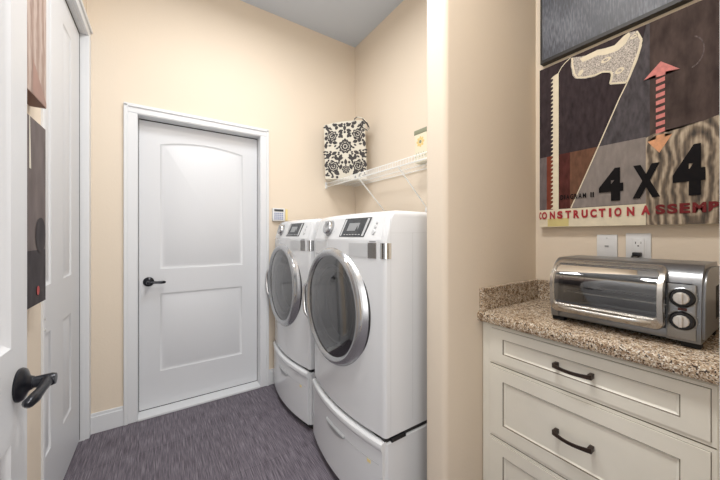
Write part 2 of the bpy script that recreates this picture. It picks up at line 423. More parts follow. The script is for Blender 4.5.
def fascia_x(y, z):                         # front surface x (local) at y, z
    if z <= PZ0: return xf(y)
    return xf(y)+.036*(z-PZ0)/(PZ1-PZ0)
def strip(bm, cx, cy, y0, y1, z0, z1, lift, n=8, mi=0, thick=.004, slant=0):
    """a thin plate that follows the curved front between y0..y1, z0..z1"""
    F, Bk = [], []
    for j in range(2):
        z = (z0, z1)[j]
        F.append([bm.verts.new((cx+fascia_x(y0+(y1-y0)*i/n, z)-lift, cy+y0+(y1-y0)*i/n+slant*j, z)) for i in range(n+1)])
        Bk.append([bm.verts.new((cx+fascia_x(y0+(y1-y0)*i/n, z)-lift+thick, cy+y0+(y1-y0)*i/n+slant*j, z)) for i in range(n+1)])
    fs = []
    for i in range(n):
        fs += [bm.faces.new((F[0][i], F[0][i+1], F[1][i+1], F[1][i])), bm.faces.new((Bk[0][i+1], Bk[0][i], Bk[1][i], Bk[1][i+1])),
               bm.faces.new((F[0][i+1], F[0][i], Bk[0][i], Bk[0][i+1])), bm.faces.new((F[1][i], F[1][i+1], Bk[1][i+1], Bk[1][i]))]
    for i in (0, n): fs.append(bm.faces.new((F[0][i], F[1][i], Bk[1][i], Bk[0][i])))
    for f in fs: f.material_index = mi
    bmesh.ops.recalc_face_normals(bm, faces=fs)
    return bm
DYO, DZC = .042, .872                       # centre of the round door
def make_machine(cy, label):
    cx = XM
    t = thing('laundry_machine', label, 'washing machine', (cx, cy, 0), 'white front-loading machines on drawer pedestals')
    bm = loft(bmesh.new(), cx, cy, [(.384, .004, .003), (.388, 0, 0), (1.0, 0, 0), (PZ0-.004, 0, 0), (PZ0+.002, .0, 0), (PZ1-.01, .033, 0), (PZ1, .038, .001), (1.327, .046, .004), (1.334, .06, .012), (1.3365, .08, .026)])
    body = obj('body', bm, M_white, t, 32)
    # round opening of the drum
    ck = obj('cut', lathe(bmesh.new(), (cx, cy+DYO, DZC), (-1, 0, 0), [(0, -.42), (.215, -.42), (.215, .2), (0, .2)], 64), M_grey, t)
    bmod = body.modifiers.new('hole', 'BOOLEAN'); bmod.operation = 'DIFFERENCE'; bmod.object = ck; bmod.solver = 'EXACT'
    dg = bpy.context.evaluated_depsgraph_get(); me = bpy.data.meshes.new_from_object(body.evaluated_get(dg))
    body.modifiers.clear(); body.data = me; bpy.data.objects.remove(ck)
    for k in range(len(me.materials)-1, 0, -1): me.materials.pop(index=k)
    # seam between front and side panels, side recess lines
    for s in (-1, 1):
        bm = bmesh.new()
        box(bm, (cx+.026, cy+s*(HW-.001), .39), (cx+.0275, cy+s*(HW+.0004), 1.30)); box(bm, (cx+.0275, cy+s*(HW-.001), 1.2385), (cx+.15, cy+s*(HW+.0004), 1.2395))
        box(bm, (cx+.15, cy+s*(HW-.001), .42), (cx+.1512, cy+s*(HW+.0004), 1.24)); box(bm, (cx+.15, cy+s*(HW-.001), 1.24), (cx+.72, cy+s*(HW+.0004), 1.2412))
        obj('panel_seam', bm, M_lgrey, t)
    # drum and rubber gasket
    bm = lathe(bmesh.new(), (cx, cy+DYO, DZC), (-1, 0, 0), [(0, -.40), (.19, -.40), (.199, -.38), (.199, .0)], 48)
    for k in range(3):
        a = k*2*PI/3+.5
        tube(bm, [(cx+.03, cy+DYO+.185*math.cos(a), DZC+.185*math.sin(a)), (cx+.38, cy+DYO+.185*math.cos(a), DZC+.185*math.sin(a))], .022, 8)
    obj('drum', bm, M_drum, t, 40)
    obj('gasket', lathe(bmesh.new(), (cx, cy+DYO, DZC), (-1, 0, 0), [(.203, -.02), (.203, .03), (.18, .03), (.165, .0), (.175, -.03)], 48), M_grey, t, 40)
    # door: dark rim, silver ring, glass
    bm = lathe(bmesh.new(), (cx, cy+DYO, DZC), (-1, 0, 0),
               [(.21, .006), (.300, .006), (.306, .014), (.307, .024), (.304, .028), (.298, .040), (.289, .055), (.277, .066), (.267, .069), (.258, .065), (.252, .055), (.21, .048), (.21, .006)], 72,
               mis=[1, 1, 1, 1, 0, 0, 0, 0, 0, 0, 1, 1])
    door = obj('door', bm, [M_silver, M_black], t, 50)
    obj('door_glass', lathe(bmesh.new(), (cx, cy+DYO, DZC), (-1, 0, 0), [(.254, .055), (.22, .061), (.16, .066), (.09, .069), (0, .070)], 56), M_smoke, door, 60)
    obj('glass_bowl', lathe(bmesh.new(), (cx, cy+DYO, DZC), (-1, 0, 0), [(.196, .04), (.175, .0), (.16, -.05), (.14, -.07), (0, -.075)], 48), M_smoke, door, 60)
    # chrome inlay towards the hinge side
    def ringpt(a, r, h): return (cx-h, cy+DYO+r*math.cos(a), DZC+r*math.sin(a))
    bm = bmesh.new(); A = [PI-.62+1.24*i/20-PI for i in range(21)]
    rows = []
    for i, a in enumerate(A):
        a2 = a+.42; wd = math.sin(PI*i/20)
        rows.append([bm.verts.new(ringpt(PI+a2*-1, .2885-.008*wd, .0600)), bm.verts.new(ringpt(PI+a2*-1, .2885+.006*wd, .0565)), bm.verts.new(ringpt(PI+a2*-1, .2885+.006*wd, .046)), bm.verts.new(ringpt(PI+a2*-1, .2885-.008*wd, .046))])
    for i in range(20):
        for k in range(4):
            try: bm.faces.new((rows[i][k], rows[i][(k+1) % 4], rows[i+1][(k+1) % 4], rows[i+1][k]))
            except ValueError: pass
    obj('chrome_inlay', bm, M_chrome, door, 40)
    # pull handle on the far (left) side of the ring
    bm = bmesh.new(); pts = []
    for i in range(15):
        a = -.42+.80*i/14; k = math.sin(PI*i/14)
        pts.append(ringpt(a-.05, .300+.004*k, .044+.024*min(1, k*1.8)))
    tube(bm, pts, [.006+.007*math.sin(PI*i/14) for i in range(15)], 10)
    obj('handle', bm, M_chrome, door, 40)
    # control panel parts
    panel = obj('control_panel', strip(bmesh.new(), cx, cy, -.318, .318, PZ0+.004, PZ1-.006, .0012, 20), M_whitep, t, 30)
    nrm = Vector((-1, 0, .35)).normalized()
    ky, kz = .098, 1.265; kc = Vector((cx+fascia_x(ky, kz), cy+ky, kz))
    bm = lathe(bmesh.new(), kc, nrm, [(.043, 0), (.043, .004), (.037, .006)], 36, mi=1)
    lathe(bm, kc, nrm, [(.036, .004), (.036, .022), (.032, .027), (0, .028)], 36)
    box(bm, kc+nrm*.027+Vector((-.003, -.004, -.028)), kc+nrm*.027+Vector((.003, .004, .028)), .001, 1, 1)
    obj('knob', bm, [M_silver, M_grey], panel, 40)
    bm = strip(bmesh.new(), cx, cy, -.218, -.028, 1.222, 1.309, .0032, 8, slant=-.022)
    strip(bm, cx, cy, -.213, -.200, 1.226, 1.305, .004, 2, 1, slant=-.022); strip(bm, cx, cy, -.046, -.034, 1.226, 1.305, .004, 2, 1, slant=-.022)
    strip(bm, cx, cy, -.165, -.085, 1.250, 1.286, .004, 3, 2, slant=-.01)
    for k in range(6): strip(bm, cx, cy, -.190+.022*k, -.177+.022*k, 1.231, 1.2335, .004, 1, 1)
    for k in range(6): strip(bm, cx, cy, -.206+.022*k, -.193+.022*k, 1.296, 1.2985, .004, 1, 1)
    obj('display', bm, [M_screen, M_lgrey, M_grey], panel)
    for (by, bz, br_) in ((-.268, 1.243, .010), (-.272, 1.266, .006), (-.276, 1.284, .005)):
        bc = Vector((cx+fascia_x(by, bz)-.0012, cy+by, bz))
        obj('button', lathe(bmesh.new(), bc, nrm, [(br_+.002, -.002), (br_+.002, .001), (br_, .003), (0, .003)], 20), M_lgrey, panel, 40)
    for k, yy in enumerate((.20, .185, .17, .05, .035, .02)):
        obj('panel_marking', strip(bmesh.new(), cx, cy, yy, yy+.008, 1.235+.012*(k % 3), 1.2375+.012*(k % 3), .0018, 1), M_lgrey, panel)
    # trim band below the fascia and chrome corner plates
    obj('dispenser_drawer', strip(bmesh.new(), cx, cy, .10, .30, 1.128, 1.196, .002, 8), M_whitep, t, 30)
    obj('trim_band', strip(bmesh.new(), cx, cy, -.246, -.120, 1.132, 1.194, .002, 6), M_lgrey, t, 30)
    obj('chrome_plate', strip(bmesh.new(), cx, cy, -.296, -.250, 1.130, 1.196, .003, 3), M_chrome_refl, t, 30)
    P = [p for p in outline(-.002, -.002) if p[1] < -.300 and p[0] < .2]
    P = P+[(.028, -HW-.002)]
    bm = bmesh.new(); lo = [bm.verts.new((cx+u, cy+v, 1.130)) for u, v in P]; hi = [bm.verts.new((cx+u, cy+v, 1.196)) for u, v in P]
    for k in range(len(P)-1): bm.faces.new((lo[k], lo[k+1], hi[k+1], hi[k]))
    bmesh.ops.recalc_face_normals(bm, faces=bm.faces); bmesh.ops.solidify(bm, geom=list(bm.faces), thickness=-.002)
    obj('chrome_plate', bm, M_chrome, t, 30)
    obj('badge', strip(bmesh.new(), cx, cy, -.292, -.256, 1.2005, 1.2045, .0015, 2), M_grey, t)
    # pedestal with drawer
    ped = obj('pedestal', loft(bmesh.new(), cx, cy, [(.036, .012, .004), (.040, .006, 0), (.335, .006, 0), (.362, .006, 0), (.366, .012, .006)]), M_white, t, 32)
    obj('base_gap_shade', loft(bmesh.new(), cx, cy, [(.004, .022, .012), (.0365, .022, .012)]), M_rub_shade, ped, 32)  # black block stands for the dark shaded gap under the pedestal
    bm = bmesh.new()
    def dfront(y): return xf(y)
    def sweep(y0, y1, prof, n=24, mi=0):
        rows = []
        for i in range(n+1):
            y = y0+(y1-y0)*i/n
            rows.append([bm.verts.new((cx+xf(y)+dx, cy+y, z)) for dx, z in prof])
        m = len(prof)
        for i in range(n):
            for k in range(m):
                f = bm.faces.new((rows[i][k], rows[i][(k+1) % m], rows[i+1][(k+1) % m], rows[i+1][k])); f.material_index = mi
        bm.faces.new(rows[0][::-1]); bm.faces.new(rows[-1])
    sweep(-.338, .338, [(.010, .044), (-.006, .044), (-.010, .049), (-.010, .30), (-.010, .333), (-.016, .340), (-.018, .352), (-.015, .364), (-.006, .371), (.010, .371)])
    bmesh.ops.recalc_face_normals(bm, faces=bm.faces)
    dr = obj('drawer_front', bm, M_white, ped, 35)
    # recessed grip: a crescent with a crease running out of it
    bm = bmesh.new(); n = 16; up, lo = [], []
    for i in range(n+1):
        y = .10-.20*i/n; k = math.sin(PI*i/n)
        up.append(bm.verts.new((cx+xf(y)-.0112, cy+y, .272))); lo.append(bm.verts.new((cx+xf(y)-.0108, cy+y, .272-.028*k**.6)))
    for i in range(n):
        try: bm.faces.new((up[i], up[i+1], lo[i+1], lo[i]))
        except ValueError: pass
    bmesh.ops.remove_doubles(bm, verts=bm.verts, dist=1e-5)
    sweep(.08, -.10, [(-.0095, .270), (-.017, .274), (-.0135, .281), (-.0095, .283)], 12)
    bmesh.ops.recalc_face_normals(bm, faces=bm.faces)
    obj('grip', bm, M_grip, ped, 35)
    bm = bmesh.new(); sweep(-.10, -.32, [(-.0095, .2715), (-.0108, .2722), (-.0108, .2735), (-.0095, .2742)], 10)
    obj('crease', bm, M_grip, ped)
    obj('sticker', strip(bmesh.new(), cx, cy, -.275, -.255, .255, .268, .0115, 2), M_note, ped)
    # black gap filler / bracket between machine and pedestal, and feet
    bm = B((cx+.0, cy-HW+.008, .3655), (cx+.74, cy+HW-.008, .3845)); box(bm, (cx+.030, cy-HW-.003, .362), (cx+.11, cy-HW+.01, .379), .002)
    obj('mounting_bracket', bm, M_black, t)
    return t
m1 = make_machine(1.31, 'nearest of two white front-loading machines, beside the cream partition wall')
m1['group'] = 'white front-loading machines on drawer pedestals'
def copy_tree(o, parent=None):
    c = o.copy(); C.objects.link(c)
    if parent: c.parent = parent
    for ch in list(o.children): copy_tree(ch, c)
    return c
m2 = copy_tree(m1); m2.location = (XM, 2.068, 0)
m2['label'] = 'far white front-loading machine, beside the closed panelled door and keypad'

# ------------------------------------------------------------------ wire shelf
t = thing('wire_shelf', 'white wire shelf with slanted braces on the wall above the machines', 'shelf', (XR, 1.7, 1.70))
bm = bmesh.new()
ys, ye = .885, 2.452
n = int((ye-ys)/.0254)
for i in range(n+1):
    y = ys+.004+(ye-ys-.008)*i/n
    tube(bm, [(XR-.004, y, 1.706), (1.252, y, 1.706), (1.249, y, 1.700), (1.249, y, 1.668)], .0014, 5)
obj('shelf_deck', bm, M_wire, t, 40)
bm = bmesh.new()
for x, z in ((1.250, 1.702), (1.250, 1.668)): tube(bm, [(x, ys, z), (x, ye, z)], .0033, 8)
for x in (1.36, 1.46, 1.560): tube(bm, [(x, ys, 1.7025), (x, ye, 1.7025)], .0030, 8)
obj('long_rail', bm, M_wire, t, 40)
for ya, y in ((1.915, 1.985), (1.455, 1.51)):
    bm = bmesh.new()
    tube(bm, [(1.252, ya, 1.668), (1.256, ya+.003, 1.670), (XR-.006, y, 1.43), (XR-.003, y, 1.41)], .0048, 8)
    box(bm, (XR-.010, y-.008, 1.395), (XR-.0005, y+.008, 1.425), .002)
    obj('brace', bm, M_wire, t, 40)
for y in (2.3, 1.75, 1.2):
    obj('wall_clip', B((XR-.016, y-.006, 1.695), (XR-.0003, y+.006, 1.722), .002), M_wire, t)
obj('end_bracket', B((1.242, 2.446, 1.655), (1.262, YF-.0005, 1.715), .003), M_wire, t)

# ------------------------------------------------------------------ patterned fabric tote on the shelf
BL, BR = Vector((1.165, 2.300, 1.712)), Vector((1.470, 2.110, 1.712))
M_cloth = mat('cream_canvas', (.64, .60, .51), .85, bump=.4, bscale=300)
M_ink = mat('charcoal_print', (.05, .045, .045), .85)
M_lining = mat('tan_gusset', (.28, .24, .17), .85)
t = thing('fabric_tote', 'cream fabric tote with charcoal damask print, in the far corner of the wire shelf', 'bag', tuple((BL+BR)/2+Vector((.05, .08, 0))))
ex = (BR-BL).normalized(); ey = Vector((-ex.y, ex.x, 0))
if ey.y < 0: ey = -ey                        # away from the camera
W_ = (BR-BL).length; HB = .50
def bagp(u, v, w_):
    """u 0..1 across the front, v 0..1 up, w metres behind the front"""
    belly = .022*math.sin(PI*min(1, max(0, u)))*math.sin(PI*min(1, max(0, v)))**.7
    top = .045*u*v
    return BL+ex*(W_*(u*(1.0-.02*v)+(.0-.035)*v)) + ey*(w_-belly*(1 if w_ < .04 else -.5)+.01*v)+Vector((0, 0, HB*v*(.93+.07*math.sin(PI*u)*.4)+top))
bm = bmesh.new(); NU, NV, D = 14, 18, .105
def grid(w_, flip):
    g = [[bm.verts.new(bagp(i/NU, j/NV, w_)) for i in range(NU+1)] for j in range(NV+1)]
    for j in range(NV):
        for i in range(NU):
            q = (g[j][i], g[j][i+1], g[j+1][i+1], g[j+1][i]); bm.faces.new(q if not flip else q[::-1])
    return g
g0 = grid(0, False); g1 = grid(D, True)
for j in range(NV):
    for i in (0, NU):
        f = bm.faces.new((g0[j][i], g0[j+1][i], g1[j+1][i], g1[j][i])); f.material_index = 2
for i in range(NU):
    for j in (0, NV): bm.faces.new((g0[j][i], g0[j][i+1], g1[j][i+1], g1[j][i]))
bmesh.ops.recalc_face_normals(bm, faces=bm.faces)
AS = W_/HB
def bp_(P, mi=1, w_=-.0012):
    """printed patch, P in metres-like units: u across (0..AS), v up (0..1)"""
    poly(bm, P, lambda u, v, q: bagp(u/AS, v, q), w_, mi)
def ringpatch(cx, cy, r0, r1, lob, amp, n=40):
    for i in range(n):
        a, b = 2*PI*i/n, 2*PI*(i+1)/n
        f0 = 1+amp*math.cos(lob*a); f1 = 1+amp*math.cos(lob*b)
        bp_([(cx+r0*f0*math.cos(a), cy+r0*f0*math.sin(a)), (cx+r1*f0*math.cos(a), cy+r1*f0*math.sin(a)), (cx+r1*f1*math.cos(b), cy+r1*f1*math.sin(b)), (cx+r0*f1*math.cos(b), cy+r0*f1*math.sin(b))])
def disc(cx, cy, r, n=10, mi=1, w_=-.0012): bp_([(cx+r*math.cos(2*PI*i/n), cy+r*math.sin(2*PI*i/n)) for i in range(n)], mi, w_)
def leaf(cx, cy, a, L_, wd):
    P = []
    L_ *= 1.1; wd *= 1.35
    for i in range(7): s = i/6; P.append((s*L_, wd*math.sin(PI*s)))
    for i in range(5, 0, -1): s = i/6; P.append((s*L_, -wd*math.sin(PI*s)))
    cx = mid+(cx-mid)*1.18
    bp_([(cx+p[0]*math.cos(a)-p[1]*math.sin(a), cy+p[0]*math.sin(a)+p[1]*math.cos(a)) for p in P])
def flower(cx, cy, R, lob=8):
    ringpatch(cx, cy, R*.80, R*1.08, lob, .12); ringpatch(cx, cy, R*.38, R*.66, lob, .1); disc(cx, cy, R*.25)
    for k in range(lob): leaf(cx+R*.62*math.cos(2*PI*k/lob), cy+R*.62*math.sin(2*PI*k/lob), 2*PI*k/lob, R*.25, R*.07)
mid = AS/2
flower(mid, .55, .105, 10); 
for s in (-1, 1):
    flower(mid+s*.225, .76, .085); flower(mid+s*.215, .22, .085); flower(mid+s*.0, .16, .06) if s == 1 else None
    for (dx, y, a, l_) in ((.02, .90, .5, .10), (.02, .84, -.3, .09), (.03, .70, .9, .09), (.11, .62, .3, .09), (.12, .47, -.4, .10), (.05, .42, -1.0, .10), (.03, .36, -.2, .12),
                          (.20, .62, 1.2, .08), (.22, .48, -1.3, .09), (.10, .33, .6, .09), (.06, .25, -1.2, .09), (.24, .36, 1.0, .08), (.10, .96, -.2, .08), (.24, .90, .9, .06), (.13, .86, 1.9, .07), (.09, .08, .3, .1), (.22, .10, 1.2, .09), (.28, .55, 1.5, .1), (.275, .70, 1.5, .08), (.285, .2, 1.5, .09)):
        aa = a if s == 1 else PI-a
        leaf(mid+s*dx, y, aa, l_, .022)
    for (dx, y) in ((.26, .66), (.15, .69), (.08, .73), (.26, .44), (.14, .40), (.05, .28), (.27, .30), (.15, .13), (.05, .79), (.04, .95), (.27, .83), (.28, .07), (.13, .03), (.16, .97)):
        disc(mid+s*dx*1.2, y, .023, 8)

rb = random.Random(3)
for k in range(44):
    dx, y, a, l_ = rb.uniform(.03, .29), rb.uniform(.03, .97), rb.uniform(-1.5, 1.5), rb.uniform(.04, .07)
    for s in (-1, 1): leaf(mid+s*dx, y, a if s == 1 else PI-a, l_, .012)
disc(mid, .67, .02); disc(mid, .80, .022); disc(mid, .94, .02); leaf(mid, .82, PI/2, .10, .02); leaf(mid, .34, -PI/2, .10, .02)
obj('bag_body', bm, [M_cloth, M_ink, M_lining], t, 60)
bm = bmesh.new()
hp = [bagp(.72, .985, .02), bagp(.75, 1.04, .02), bagp(.82, 1.065, .01), bagp(.95, 1.035, .0), bagp(1.04, .96, -.004), bagp(1.09, .87, -.006), bagp(1.05, .82, -.006), bagp(.95, .86, -.012), bagp(.88, .95, -.006)]
tube(bm, hp, [.008, .011, .013, .014, .014, .013, .012, .010, .008], 8, sq=.45)
for k, f in enumerate(bm.faces): f.material_index = k//3 % 2
obj('bag_handle', bm, [M_cloth, M_ink], t, 60)

# decorated canister on the shelf
M_tin = mat('cream_tin', (.72, .66, .50), .4); M_tgreen = mat('grey_green_lid', (.24, .25, .17), .5); M_tyel = mat('yellow_flower_print', (.72, .52, .20), .5)
t = thing('storage_tin', 'decorated cream tin with grey-green lid and yellow flower, on the wire shelf', 'tin', (1.47, 1.435, 1.709))
bx0, bx1, by0, by1 = 1.415, 1.515, 1.36, 1.474
bm = B((bx0, by0, 1.709), (bx1, by1, 1.905), .008, 3)
fx = lambda u, v, w_: (bx0-w_, by0+.057+u, 1.845+v)
fy = lambda u, v, w_: (bx0+.055+u, by0-w_, 1.845+v)
for mp_ in (fx, fy):
    for k in range(8):
        a = 2*PI*k/8; P = [(.012*math.cos(a)+.020*math.cos(a)*(1+math.cos(q))/2*1.2-.009*math.sin(a)*math.sin(q), .012*math.sin(a)+.020*math.sin(a)*(1+math.cos(q))/2*1.2+.009*math.cos(a)*math.sin(q)) for q in [2*PI*j/10 for j in range(10)]]
        poly(bm, P, mp_, .0008, 1)
    poly(bm, [(.011*math.cos(2*PI*j/12), .011*math.sin(2*PI*j/12)) for j in range(12)], mp_, .0012, 2)
    for k in range(9):
        u = -.044+.011*k; poly(bm, [(u, -.10+.02*(k % 2)), (u+.007, -.10+.02*(k % 2)), (u+.004, -.085+.02*(k % 2))], mp_, .0008, 2)
obj('tin_body', bm, [M_tin, M_tyel, M_tgreen], t)
obj('lid', B((bx0-.003, by0-.003, 1.898), (bx1+.003, by1+.003, 1.930), .006, 3), M_tgreen, t, 40)

# ------------------------------------------------------------------ keypad and tag on the far wall
t = thing('alarm_keypad', 'small white wall keypad with dark screen beside the far door casing', 'keypad', (.803, YF, 1.345))
obj('keypad_body', B((.752, YF-.028, 1.345), (.856, YF-.0003, 1.452), .006, 3), M_whitep, t, 40)
obj('screen', B((.764, YF-.030, 1.425), (.842, YF-.027, 1.443)), M_screen, t)
for r_ in range(4):
    for c_ in range(5):
        obj('key', B((.765+.0155*c_, YF-.031, 1.358+.0155*r_), (.776+.0155*c_, YF-.027, 1.368+.0155*r_), .001), M_key, t)
tag(recentre(obj('wall_tag', B((.868, YF-.005, 1.352), (.888, YF-.0003, 1.448), .002), M_note)), 'pale yellow strip on the wall, right of the keypad', 'tag')

# ------------------------------------------------------------------ drawer cabinet and worktop
CX, CY0, CY1 = 1.12, .118, .762
t = thing('drawer_cabinet', 'cream base cabinet with three glazed drawers under the granite worktop', 'cabinet', (1.34, .44, 0))
bm = B((CX+.022, CY0, .10), (XR-.002, CY1, .872)); box(bm, (CX+.08, CY0, 0), (XR-.002, CY1, .101))
box(bm, (CX+.006, .733, .0), (CX+.023, CY1, .872), .002)
box(bm, (CX+.006, CY0, .10), (CX+.023, .733, .872))
box(bm, (CX+.004, .066, 0), (CX+.03, CY0, .872))
obj('cabinet_body', bm, M_cab, t)
for z in (.4138, .7083): obj('drawer_gap_shade', B((CX+.0055, .126, z-.0022), (CX+.0235, .727, z+.0022)), M_glaze_shade, t)  # brown strips fill the gaps to imitate shade between drawers
dm = lambda u, v, w_: (CX-w_, u, v)
for (z0, z1, rail) in ((.7105, .862, .046), (.416, .7060, .058), (.108, .4115, .058)):
    a, b_ = .124, .729
    bm = panelled(bmesh.new(), dm, (a+.011, b_-.011, z0+.011, z1-.011), [rectp(a+.062, b_-.058, z0+rail, z1-rail)],
                  [(.0025, -.003), (.0115, -.0075), (.0125, -.0115), (.0145, -.013)], .0165, mis=[1, 0, 1, 0])
    # outer stepped lip with glaze line
    for (e0, e1, w0, mi) in ((0, .0095, -.003, 0), (.009, .0125, -.0045, 1)):
        ya, yb, za, zb_ = a+e0, b_-e0, z0+e0, z1-e0; q = e1-e0
        for (p0, p1, p2, p3) in ((ya, yb, za, za+q), (ya, yb, zb_-q, zb_), (ya, ya+q, za+q, zb_-q), (yb-q, yb, za+q, zb_-q)):
            box(bm, (CX-w0, p0, p2), (CX+.017, p1, p3), 0, 2, mi)
    dr = obj('drawer', bm, [M_cab, M_glaze_shade], t, 30)
    zc = (z0+z1)/2+(.002 if rail < .05 else 0); yc = .4285
    bm = bmesh.new()
    n = 14; L_ = .112
    rows = []
    for i in range(n+1):
        s = -1+2*i/n; y = yc+s*L_/2; out = .013+.017*(1-s*s); hh = .0050+.0028*abs(s)**3
        rows.append([bm.verts.new((CX-out-dx, y, zc+dz)) for dx, dz in ((.0, -hh), (.005, -hh), (.005, hh), (0, hh))])
    for i in range(n):
        for k in range(4): bm.faces.new((rows[i][k], rows[i][(k+1) % 4], rows[i+1][(k+1) % 4], rows[i+1][k]))
    bm.faces.new(rows[0][::-1]); bm.faces.new(rows[-1])
    for s in (-1, 1): box(bm, (CX+.0108, yc+s*(L_/2-.006)-.006, zc-.0075), (CX-.016, yc+s*(L_/2-.006)+.006, zc+.0075), .001)
    bmesh.ops.recalc_face_normals(bm, faces=bm.faces)
    obj('drawer_handle', bm, M_pull, dr, 30)
t = thing('granite_worktop', 'speckled brown granite worktop with low backsplash, on the drawer cabinet', 'worktop', (1.33, .41, .872))
bm = bmesh.new(); P = [(XR-.001, .8725), (1.100, .8725), (1.093, .876), (1.090, .884), (1.090, .902), (1.093, .910), (1.100, .9135), (XR-.001, .914)]
prism(bm, P, lambda u, v, w_: (u, w_, v), .066, .7645); bmesh.ops.recalc_face_normals(bm, faces=bm.faces)
obj('worktop_slab', bm, M_gran, t, 35)
obj('backsplash', B((1.104, .745, .9135), (1.5685, .7645, 1.009), .002), M_gran, t)
obj('backsplash', B((1.549, .066, .9135), (1.5688, .7445, 1.009), .002), M_gran, t)

# ------------------------------------------------------------------ toaster oven
OX = 1.22; OY0, OY1 = .158, .545; OZ0, OZ1 = .930, 1.145
t = thing('toaster_oven', 'silver toaster oven with curved glass door and two knobs on the worktop', 'toaster oven', (1.36, .35, .914))
def section(ins=0, front=0):
    """side profile (x, z) : rounded front-top"""
    P = [(1.50-ins, OZ0+ins), (OX+.004+ins+front, OZ0+ins), (OX+ins+front, OZ0+.02+ins), (OX+.006+ins+front, 1.06)]
    for i in range(9):
        a = PI/2*i/8; P.append((OX+.012+ins+front+.068*(1-math.cos(a)), 1.077+(.068-ins)*math.sin(a)))
    P += [(1.47, OZ1-ins), (1.50-ins, OZ1-.03)]
    return P
bm = bmesh.new(); sm = lambda u, v, w_: (u, w_, v)
# left cheek, back / top / bottom shell, right control block
prism(bm, section(), sm, OY1-.030, OY1-.006); prism(bm, section(.012), sm, OY1-.0065, OY1)
prism(bm, section(.012), sm, OY0, OY0+.0065); prism(bm, section(), sm, OY0+.006, .232)
Pn = section()
for i in range(len(Pn)):                                 # hollow shell between the cheeks (open front)
    (xa, za), (xb, zb) = Pn[i], Pn[(i+1) % len(Pn)]
    if max(xa, xb) < OX+.022 and max(za, zb) < 1.12 and not (za < .95 and zb < .95): continue
    va = [bm.verts.new((xa, y, za)) for y in (.231, OY1-.029)]; vb = [bm.verts.new((xb, y, zb)) for y in (.231, OY1-.029)]
    bm.faces.new((va[0], va[1], vb[1], vb[0]))
box(bm, (OX+.006, .231, OZ0), (OX+.02, OY1-.029, .958), .002)
bmesh.ops.recalc_face_normals(bm, faces=bm.faces)
body = obj('oven_body', bm, M_steel2, t, 40)
bm = B((OX+.04, .235, .945), (1.48, OY1-.032, .950)); box(bm, (1.44, .235, .945), (1.445, OY1-.032, 1.12)); 
box(bm, (OX+.035, .2325, .945), (1.48, .2335, 1.12)); box(bm, (OX+.035, OY1-.032, .945), (1.48, OY1-.031, 1.12)); box(bm, (OX+.07, .2335, 1.125), (1.48, OY1-.032, 1.128))
obj('cavity', bm, M_oveninner, t)
bm = bmesh.new()
for i in range(18): tube(bm, [(OX+.05, .25+.0155*i, 1.02), (1.43, .25+.0155*i, 1.02)], .0012, 5)
for x in (OX+.05, OX+.18, 1.43): tube(bm, [(x, .2345, 1.018), (x, .513, 1.018)], .002, 6)
obj('wire_rack', bm, M_chrome, t, 40)
bm = bmesh.new()
for z, x in ((.965, OX+.10), (.965, 1.38), (1.10, OX+.12), (1.10, 1.38)): tube(bm, [(x, .2345, z), (x, .513, z)], .004, 8)
obj('heating_element', bm, M_grey, t, 40)
# door: curved profile frame + glass; s runs from bottom (0) to top (1)
DB, DT, DL, DR = .953, 1.139, .531, .231
def doorp(y, s, out):
    a = s
    z = DB+(DT-DB)*s
    if s > .6: x = OX-.012+.050*((s-.6)/.4)**2
    else: x = OX-.012
    x += -.012*math.sin(PI*min(1, s*1.05))
    return Vector((x-out, y, z))
def rr(u, v, n_exp=6): return None
bm = bmesh.new()
def rrect(cy, cs, hy, hs, k=9, ry=.035, rs=.20):
    P = []
    for q, (sy, ss) in enumerate(((1, 1), (-1, 1), (-1, -1), (1, -1))):
        for i in range(k):
            a = PI/2*(q+i/(k-1))
            P.append((cy+sy*(hy-ry)+ry*math.cos(a), cs+ss*(hs-rs)+rs*math.sin(a)))
    return P
outer = rrect((DL+DR)/2, .5, (DL-DR)/2, .5, ry=.022, rs=.13); inner = rrect((DL+DR)/2+.001, .555, (DL-DR)/2-.015, .375, ry=.010, rs=.05)
def dens(P, m=4):
    out = []
    for i in range(len(P)):
        a, b = P[i], P[(i+1) % len(P)]
        for j in range(m): out.append((a[0]+(b[0]-a[0])*j/m, a[1]+(b[1]-a[1])*j/m))
    return out
O_, I_ = dens(outer), dens(inner)
n = len(O_)
rings = []
for (P, t_, out) in ((O_, 0, -.008), (O_, 0, .006), (O_, .12, .010), (O_, .85, .010), (O_, 1, .004), (O_, 1, -.004)):
    rings.append([bm.verts.new(doorp(O_[i][0]*(1-t_)+I_[i][0]*t_, O_[i][1]*(1-t_)+I_[i][1]*t_, out)) for i in range(n)])
for a, b in zip(rings[:-1], rings[1:]):
    for i in range(n): bm.faces.new((a[i], a[(i+1) % n], b[(i+1) % n], b[i]))
bmesh.ops.recalc_face_normals(bm, faces=bm.faces)
door = obj('oven_door', bm, M_frame, t, 50)
bm = bmesh.new(); NU, NS = 4, 16
y0_, y1_, s0_, s1_ = DR+.012, DL-.012, .16, .955
g = [[bm.verts.new(doorp(y0_+(y1_-y0_)*i/NU, s0_+(s1_-s0_)*j/NS, .001)) for i in range(NU+1)] for j in range(NS+1)]
for j in range(NS):
    for i in range(NU): bm.faces.new((g[j][i], g[j][i+1], g[j+1][i+1], g[j+1][i]))
obj('door_glass', bm, M_oglass, door, 60)
bm = bmesh.new()
pts = []
for i in range(17):
    s = -1+2*i/16; y = (DL+DR)/2+s*.120; k = (1-abs(s)**6)
    pts.append(doorp(y, .10, .006+.016*k))
tube(bm, pts, .0065, 10); obj('door_handle', bm, M_frame, door, 50)
